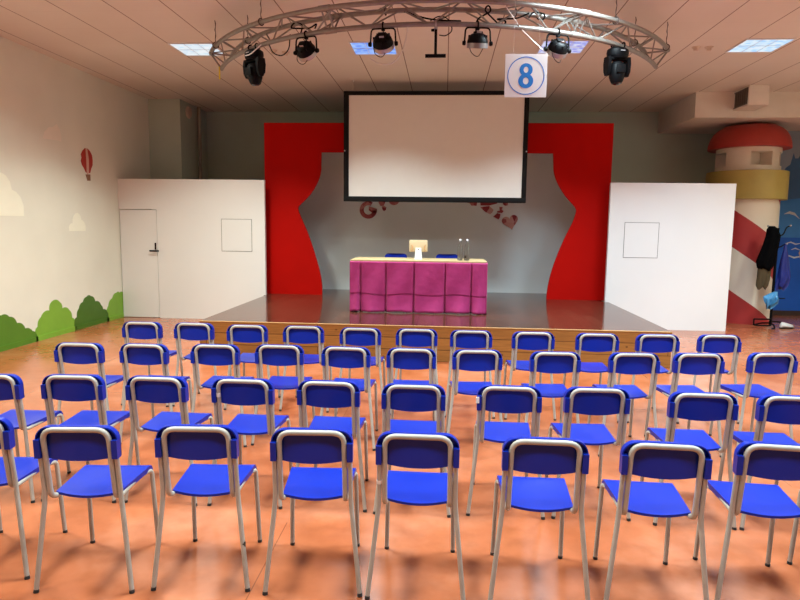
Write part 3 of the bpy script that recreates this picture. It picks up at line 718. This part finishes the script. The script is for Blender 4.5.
# bottles
def bottle(x, y, label, dark):
    r = thing('water_bottle', label, 'bottle', (x, y, TT), 0, 'clear bottles on the stage table')
    obj('bottle_body', lathe(nb(), [(0, 0), (.034, 0), (.037, .006), (.037, .17), (.034, .20), (.018, .25), (.014, .265), (.014, .285), (.0125, .285), (.0125, .265), (.0165, .249), (.0325, .199), (.0355, .169), (.0355, .008), (0, .006)], 24, None, False), M['glass'], r)
    obj('cap', lathe(nb(), [(0, .28), (.016, .28), (.016, .305), (.014, .308), (0, .308)], 16), M['white_plastic'], r)
    if dark:
        b = nb(); tube(b, [(.0375 * math.sin(t), -.0375 * math.cos(t), .055) for t in [-1.3 + .9 * k / 6 for k in range(7)]], .002, 6)
        for k in range(7):
            pass
        bm = nb(); P_ = [(.0382 * math.sin(t), -.0382 * math.cos(t)) for t in [-1.5 + 1.3 * k / 8 for k in range(9)]]
        lo = [bm.verts.new((p[0], p[1], .035)) for p in P_]; hi = [bm.verts.new((p[0], p[1], .075)) for p in P_]
        for k in range(8): bm.faces.new((lo[k], lo[k + 1], hi[k + 1], hi[k]))
        b.free(); obj('bottle_label', bm, M['chip'], r)
bottle(.225, 9.10, 'clear bottle with white cap on the table, the left one', False)
bottle(.325, 9.10, 'clear bottle with a dark label spot, the right one', True)

# ------------------------------------------------------------------ chairs
def make_chair():
    r = thing('school_chair', 'x', 'chair')
    # backrest shell
    bm = nb(); W = .184; zt = .790; nx, nz_ = 26, 8
    def top(x):
        e = W - .062
        if abs(x) <= e: return zt
        d = (abs(x) - e) / .062; return zt - .062 * (1 - math.sqrt(max(0, 1 - d * d)))
    def bot(x): return .628 + .020 * (x / W) ** 2
    def yy(x): return -.020 * (1 - (x / W) ** 2) + .014
    F, B = [], []
    for i in range(nx + 1):
        x = -W * math.cos(PI * i / nx); zt_, zb_ = top(x), bot(x)
        if i in (0, nx): zt_ = zt - .062
        F.append([bm.verts.new((x, yy(x) + .005, zb_ + (zt_ - zb_) * j / nz_)) for j in range(nz_ + 1)])
        B.append([bm.verts.new((x, yy(x) - .004, zb_ + (zt_ - zb_) * j / nz_)) for j in range(nz_ + 1)])
    for i in range(nx):
        for j in range(nz_):
            bm.faces.new((F[i][j], F[i + 1][j], F[i + 1][j + 1], F[i][j + 1])); bm.faces.new((B[i][j], B[i][j + 1], B[i + 1][j + 1], B[i + 1][j]))
        bm.faces.new((F[i][0], B[i][0], B[i + 1][0], F[i + 1][0])); bm.faces.new((F[i][-1], F[i + 1][-1], B[i + 1][-1], B[i][-1]))
    for i in (0, nx):
        for j in range(nz_): bm.faces.new((F[i][j], F[i][j + 1], B[i][j + 1], B[i][j]))
    # rim turned back over the top and sides
    out = [(-W, .648), (-W, zt - .062)] + [(-(W - .062) - .062 * math.cos(t), zt - .062 + .062 * math.sin(t)) for t in [PI / 2 * k / 8 for k in range(1, 8)]] + [(-(W - .062), zt)]
    out = out + [(-x, z) for x, z in out[::-1]]
    t_ = .005
    def inn(i):
        a = Vector(out[max(i - 1, 0)]); b = Vector(out[min(i + 1, len(out) - 1)]); d = (b - a).normalized(); return Vector((d.y, -d.x))
    ring = []
    for i, (x, z) in enumerate(out):
        n_ = inn(i); q = (x + n_.x * t_, z + n_.y * t_)
        ring.append([bm.verts.new(v) for v in ((x, .019, z), (x, -.012, z), (q[0], -.014, q[1]), (q[0], .012, q[1]))])
    for a, b in zip(ring, ring[1:]):
        for k in range(4): bm.faces.new((a[k], a[(k + 1) % 4], b[(k + 1) % 4], b[k]))
    for s in (-1, 1):   # sleeves that take the uprights
        prism(bm, [(-.013, -.027), (.013, -.027), (.013, .013), (-.013, .013)], lambda a, b, d: (s * (W - .0125) + a, b, d), .645, .732)
    for v in bm.verts: v.co.y -= (v.co.z - .79) * .05
    bevel_all(bm, .0016, 2, 50)
    obj('backrest', bm, M['blue'], r, 35)
    # hoop running behind the backrest and curling under the seat
    hp = []
    for s in (-1, 1):
        side = [Vector((s * .145, .395, .432)), Vector((s * .145, .078, .430)), Vector((s * .147, .034, .452)), Vector((s * .147, .026, .49)), Vector((s * .1455, -.018, .7785))]
        hp.append(side)
    path = hp[0] + hp[1][::-1]
    rad = [0, .05, .03, .03, .055, .055, .03, .03, .05, 0]
    path = fillet(path, rad, 6)
    obj('back_hoop', tube(nb(), path, .0122, 12), M['tube'], r)
    # seat: dished board, waterfall front, rounded rear
    bm = nb(); nu, nv = 18, 16; Tp, Bt = [], []
    y0, y1 = .078, .432
    for i in range(nu + 1):
        u = -1 + 2 * i / nu; ct, cb = [], []
        for j in range(nv + 1):
            v = j / nv; ys = y0 - .022 * (1 - u * u) * (1 - v); y = ys + (y1 - ys) * v
            w = .148 + .020 * v; x = u * w
            z = .452 - .012 * (1 - u * u) * (1 - v) ** .8 - .003 * math.cos(PI * u / 2) * math.sin(PI * v)
            if v > .90: z -= .028 * ((v - .90) / .10) ** 2; y -= .006 * ((v - .90) / .10) ** 2
            ct.append(bm.verts.new((x, y, z))); cb.append(bm.verts.new((x, y - (.012 if j > nv - 2 else 0), z - (.027 if i in (0, nu) else .012))))
        Tp.append(ct); Bt.append(cb)
    for i in range(nu):
        for j in range(nv):
            bm.faces.new((Tp[i][j], Tp[i + 1][j], Tp[i + 1][j + 1], Tp[i][j + 1])); bm.faces.new((Bt[i][j], Bt[i][j + 1], Bt[i + 1][j + 1], Bt[i + 1][j]))
        bm.faces.new((Tp[i][0], Bt[i][0], Bt[i + 1][0], Tp[i + 1][0])); bm.faces.new((Tp[i][-1], Tp[i + 1][-1], Bt[i + 1][-1], Bt[i][-1]))
    for j in range(nv):
        bm.faces.new((Tp[0][j], Tp[0][j + 1], Bt[0][j + 1], Bt[0][j])); bm.faces.new((Tp[-1][j], Bt[-1][j], Bt[-1][j + 1], Tp[-1][j + 1]))
    bevel_all(bm, .002, 2, 60)
    obj('seat', bm, M['blue'], r, 40)
    # legs
    for s in (-1, 1):
        rear = fillet([(s * .1700, -.004, .70), (s * .1720, .030, .455), (s * .218, -.005, .016)], [0, .06, 0], 6)
        l = obj('leg', tube(nb(), rear, .0112, 10), M['tube'], r)
        obj('foot_cap', tube(nb(), [(s * .2185, -.0055, .011), (s * .2195, -.007, 0)], .0122, 10), M['rubber'], l)
        front = fillet([(s * .150, .35, .426), (s * .166, .412, .424), (s * .174, .448, .016)], [0, .05, 0], 6)
        l = obj('leg', tube(nb(), front, .0112, 10), M['tube'], r)
        obj('foot_cap', tube(nb(), [(s * .1740, .4487, .011), (s * .1741, .4497, 0)], .0122, 10), M['rubber'], l)
    cb = nb(); tube(cb, [(-.155, .30, .428), (.155, .30, .428)], .008, 8); obj('cross_bar', cb, M['tube'], r)
    return r
proto = make_chair()
ROWSC = {
 'A': [(-2.175, 2.66, 6), (-1.625, 2.60, 5), (-1.10, 2.665, 4), (-.575, 2.675, 3.5), (-.10, 2.67, -.3), (.455, 2.66, -.3), (.965, 2.66, -2.5), (1.465, 2.70, -5), (1.935, 2.70, -5)],
 'B': [(-2.68, 3.46, 1), (-2.195, 3.50, 3), (-1.69, 3.52, -.6), (-1.17, 3.53, 0), (-.66, 3.54, 0), (-.16, 3.52, 0), (.39, 3.55, -.6), (.89, 3.57, 2), (1.465, 3.53, -1.5), (1.945, 3.52, -1.5)],
 'C': [(-2.73, 4.45, 1), (-2.24, 4.48, -1), (-1.71, 4.53, .5), (-1.23, 4.58, .7), (-.72, 4.57, -2), (-.23, 4.58, 0), (.26, 4.59, 4), (.83, 4.59, 3), (1.41, 4.63, 4), (1.89, 4.68, 4), (2.46, 4.77, 7)],
 'D': [(-2.755, 5.49, -1), (-2.27, 5.50, -2), (-1.76, 5.46, 1), (-1.25, 5.48, 0), (-.73, 5.45, -1), (-.23, 5.47, 0), (.25, 5.46, 1), (.79, 5.46, 3), (1.34, 5.46, 2), (1.86, 5.49, 3), (2.40, 5.54, 4)],
}
ORD = ['first', 'second', 'third', 'fourth', 'fifth', 'sixth', 'seventh', 'eighth', 'ninth', 'tenth', 'eleventh']
RN = {'A': 'the row nearest the camera', 'B': 'the second row from the camera', 'C': 'the third row from the camera', 'D': 'the row nearest the stage'}
chairs = {}; used = False
for k, row in ROWSC.items():
    n = len(row)
    for i, (x, y, deg) in enumerate(row):
        o = copy_tree(proto) if used else proto; used = True
        o.location = (x, y, 0); o.rotation_euler = (0, 0, math.radians(deg))
        if i == 0: w = 'leftmost'
        elif i == n - 1: w = 'rightmost'
        else: w = ORD[i] + ' from left'
        tag(o, 'blue school chair, ' + w + ' in ' + RN[k], 'chair', 'blue school chairs in rows')
        chairs[k, i] = o
chairs['A', 2]['label'] = 'blue school chair with chipped right rear leg, in the row nearest the camera'
chairs['A', 4]['label'] = 'blue school chair with white spot on its left upright, row nearest the camera'
chairs['B', 3]['label'] = 'blue chair with white sticker on its hoop, fourth in second row from the camera'
chairs['B', 6]['label'] = 'blue chair with pale patch on backrest edge, seventh in second row from the camera'
o = obj('chipped_paint', tube(nb(), [(.1960, .0135, .245), (.1980, .0120, .225), (.2012, .0100, .19)], [.0075, .0116, .0075], 10), M['chip'], chairs['A', 2]); o['label'] = 'dark chipped paint patch'
o = obj('sticker', tube(nb(), [(-.1713, .0153, .563), (-.1714, .0180, .545)], .0119, 10), M['white_sticker'], chairs['A', 4]); o['label'] = 'white sticker spot'
o = obj('sticker', tube(nb(), [(-.1460, -.0100, .705), (-.1461, -.0058, .68)], .0130, 10), M['white_sticker'], chairs['B', 3]); o['label'] = 'white sticker spot'
o = obj('sticker', bx((-.1902, -.0285, .69), (-.172, -.022, .725)), M['white_sticker'], chairs['B', 6]); o['label'] = 'pale worn patch'
for x, lab in ((-.80, 'blue chair behind the stage table, left of the monitor'), (.045, 'blue chair behind the stage table, right of the monitor')):
    o = copy_tree(proto); o.location = (x, 10.35, TZ); o.rotation_euler = (0, 0, PI)
    tag(o, lab, 'chair', 'blue chairs behind the stage table')

# ------------------------------------------------------------------ lighthouse
LHX, LHY = 5.555, 12.2
lh = thing('lighthouse_prop', 'red and white striped model lighthouse standing in the back right corner', 'lighthouse', (LHX, LHY, 0))
obj('tower', lathe(nb(), [(.590, 0), (.585, .6), (.578, 1.4), (.572, 2.25)], 72), M['stripes'], lh)
obj('gallery', lathe(nb(), [(0, 2.245), (.67, 2.245), (.68, 2.25), (.68, 2.745), (.67, 2.752), (0, 2.752)], 72), M['gold'], lh)
# cabin with recessed square windows
bm = nb(); seg = 72; R1, R0 = .540, .27; zs = [2.75, 2.845, 3.085, 3.20]
wins = set()
def win_at(deg): return [int(round((deg / 360 * seg))) % seg + k for k in range(-4, 4)]
for dg in (268, 186, 330, 130, 50): wins |= {k % seg for k in win_at(dg)}
V = lambda r, k, z: (r * math.cos(2 * PI * k / seg), r * math.sin(2 * PI * k / seg), z)
def quad(*p): bm.faces.new([bm.verts.new(q) for q in p])
for k in range(seg):
    for j in range(3):
        if j == 1 and k in wins:
            quad(V(R0, k, zs[1]), V(R0, k + 1, zs[1]), V(R0, k + 1, zs[2]), V(R0, k, zs[2]))
            quad(V(R1, k, zs[1]), V(R1, k + 1, zs[1]), V(R0, k + 1, zs[1]), V(R0, k, zs[1])); quad(V(R1, k, zs[2]), V(R1, k + 1, zs[2]), V(R0, k + 1, zs[2]), V(R0, k, zs[2]))
            for kk, other in ((k, k - 1), (k + 1, k + 1)):
                if other % seg not in wins: quad(V(R1, kk, zs[1]), V(R0, kk, zs[1]), V(R0, kk, zs[2]), V(R1, kk, zs[2]))
        else: quad(V(R1, k, zs[j]), V(R1, k + 1, zs[j]), V(R1, k + 1, zs[j + 1]), V(R1, k, zs[j + 1]))
bmesh.ops.remove_doubles(bm, verts=bm.verts, dist=.0005)
obj('cabin', bm, M['lh_white'], lh, 30)
obj('cap', lathe(nb(), [(0, 3.17), (.68, 3.165), (.69, 3.18), (.68, 3.26), (.65, 3.36), (.60, 3.45), (.53, 3.52), (.43, 3.575), (.29, 3.60), (0, 3.605)], 72), M['lh_red'], lh)

# ------------------------------------------------------------------ coat rack and what hangs on it
CX, CY = 5.74, 11.30
rk = thing('coat_rack', 'black metal coat rack in front of the striped lighthouse', 'coat rack', (CX, CY, 0))
obj('pole', tube(nb(), [(0, 0, .03), (0, 0, 1.74)], .022, 12), M['black'], rk)
def loop(cx, cy, a, b, z, r): return tube(nb(), [(cx + a * math.cos(t), cy + b * math.sin(t), z) for t in [2 * PI * k / 28 for k in range(28)]], r, 8, closed=True)
obj('foot_loop', tube(nb(), fillet([(0, 0, .05), (-.05, -.12, .05), (-.34, -.12, .05), (-.34, -.12, .16), (-.34, -.12, .16), (-.02, -.10, .16), (0, 0, .16)], .05, 5), .013, 8), M['black'], rk)
obj('foot_loop', tube(nb(), fillet([(0, 0, .10), (.10, .05, .10), (.22, .05, .09), (.26, .05, .018)], .04, 5), .013, 8), M['black'], rk)
obj('foot_loop', tube(nb(), fillet([(0, 0, .08), (-.02, -.16, .07), (-.05, -.26, .018), (-.10, -.26, .018)], .04, 5), .013, 8), M['black'], rk)
obj('foot_loop', tube(nb(), fillet([(0, 0, .08), (-.10, .12, .06), (-.16, .2, .016), (-.2, .2, .016)], .04, 5), .013, 8), M['black'], rk)
for (dx, dy, z0, z1) in ((.19, -.02, 1.60, 1.78), (-.17, .0, 1.62, 1.77), (.06, .16, 1.6, 1.72), (.13, -.06, 1.40, 1.47)):
    hk = nb(); tube(hk, fillet([(0, 0, z0), (dx * .45, dy * .45, z0 + .02), (dx * .7, dy * .7, z1 - .02), (dx, dy, z1)], .04, 5), .011, 8)
    h_ = obj('hook', hk, M['black'], rk)
    bl = nb(); bmesh.ops.create_icosphere(bl, subdivisions=2, radius=.019, matrix=Matrix.Translation((dx, dy, z1))); obj('hook_tip', bl, M['rim'], h_)
hk = nb(); tube(hk, [(0, 0, .52), (.20, -.02, .52)], .010, 8); obj('hook', hk, M['black'], rk)
def hanging(name, prof, m, label, cat, amp=.02, fx=5, seed=0, yc=0):
    """prof: list of (z, xc, half width, half depth) from top down; closed loft with folds"""
    bm = nb(); seg = 40; rings = []
    n = len(prof); dense = []
    for i in range(n - 1):
        for k in range(4):
            t = k / 4; dense.append(tuple(prof[i][q] * (1 - t) + prof[i + 1][q] * t for q in range(4)))
    dense.append(prof[-1]); rr = random.Random(seed); ph = [rr.uniform(0, 6) for _ in range(4)]
    for i, (z, xc, w, d) in enumerate(dense):
        s = i / len(dense)
        rings.append([bm.verts.new((xc + w * math.cos(t) * (1 + amp * 4 * s * math.sin(fx * t + ph[0] + z * 6)), yc + d * math.sin(t) * (1 + amp * 9 * s * math.sin((fx + 2) * t + ph[1])), z + amp * .8 * s * math.sin(3 * t + ph[2]))) for t in [2 * PI * k / seg for k in range(seg)]])
    for A_, B_ in zip(rings, rings[1:]):
        for k in range(seg): bm.faces.new((A_[k], A_[(k + 1) % seg], B_[(k + 1) % seg], B_[k]))
    bm.faces.new(rings[0][::-1]); bm.faces.new(rings[-1])
    return tag(obj(name, bm, m, None, 60, (CX, CY, 0)), label, cat)
hanging('jacket', [(1.77, -.13, .04, .05), (1.72, -.12, .09, .07), (1.60, -.10, .12, .09), (1.44, -.13, .130, .10), (1.28, -.17, .14, .10), (1.16, -.20, .145, .09), (1.06, -.19, .125, .08), (1.02, -.17, .09, .05)], M['coat'], 'black jacket hanging from the coat rack', 'jacket', .03, 5, 3, -.05)
hanging('scarf', [(1.14, -.19, .10, .05), (1.02, -.19, .11, .05), (.86, -.195, .10, .05), (.76, -.21, .09, .05), (.70, -.23, .07, .03)], M['khaki'], 'khaki brown garment hanging below the black jacket', 'garment', .05, 4, 5, -.03)
hanging('blue_bag', [(1.46, .115, .016, .02), (1.38, .115, .03, .03), (1.20, .12, .065, .05), (1.04, .125, .085, .06), (.88, .135, .105, .07), (.78, .11, .095, .06), (.70, .08, .06, .04)], M['bluebag'], 'royal blue bag hanging on the right side of the coat rack', 'bag', .05, 5, 8, -.06)
hanging('plastic_bag', [(.64, .02, .03, .03), (.59, -.02, .07, .05), (.53, -.05, .12, .08), (.46, -.05, .11, .07), (.41, -.07, .07, .05), (.38, -.09, .035, .03)], M['palebag'], 'light blue crumpled plastic bag tied low on the coat rack pole', 'bag', .07, 7, 11, -.06)
def shoe(x, y, rz, label):
    r = thing('shoe', label, 'shoe', (x, y, 0), rz, 'shoes on the floor')
    def loft(pr, m, name):
        bm = nb(); rings = []
        for (t, w, z0, z1) in pr:
            rings.append([bm.verts.new((t, w * math.cos(a), z0 + (z1 - z0) * (.5 + .5 * math.sin(a)))) for a in [2 * PI * k / 14 for k in range(14)]])
        for A_, B_ in zip(rings, rings[1:]):
            for k in range(14): bm.faces.new((A_[k], A_[(k + 1) % 14], B_[(k + 1) % 14], B_[k]))
        bm.faces.new(rings[0][::-1]); bm.faces.new(rings[-1]); obj(name, bm, m, r, 60)
    loft([(-.135, .022, 0, .02), (-.12, .036, 0, .022), (-.05, .034, 0, .022), (.05, .045, 0, .022), (.10, .040, 0, .022), (.14, .018, 0, .018)], M['black'], 'sole')
    loft([(-.13, .020, .016, .085), (-.11, .033, .016, .10), (-.04, .033, .016, .085), (.04, .041, .016, .062), (.10, .036, .016, .045), (.135, .014, .016, .03)], M['shoewhite'], 'upper')
shoe(5.98, 11.22, .25, 'white shoe on the floor beside the coat rack foot, the nearer one')
shoe(6.06, 11.37, .35, 'white shoe on the floor beside the coat rack foot, the farther one')

# ------------------------------------------------------------------ camera and world
cam = bpy.data.cameras.new('camera'); cam.sensor_width = 36; cam.sensor_fit = 'HORIZONTAL'; cam.lens = 625 / 800 * 36
co = bpy.data.objects.new('camera', cam); COL.objects.link(co)
right = Vector((0.9973726267485221, 0.0713185075, 0.0127088142)); up = Vector((-0.0210377383, 0.1172793228, 0.9928761121)); fw = Vector((-0.0693199610, 0.9905348207, -0.1184715663))
Mx = Matrix((right, up, -fw)).transposed().to_4x4(); Mx.translation = (0, 0, 1.70)
co.matrix_world = Mx
S.camera = co
w = bpy.data.worlds.new('world'); S.world = w; w.use_nodes = True
w.node_tree.nodes['Background'].inputs[0].default_value = (.8, .9, 1, 1); w.node_tree.nodes['Background'].inputs[1].default_value = .05
S.view_settings.view_transform = 'Standard'; S.view_settings.look = 'None'; S.view_settings.gamma = 1; S.view_settings.use_curve_mapping = False
S.view_settings.exposure = 0.0
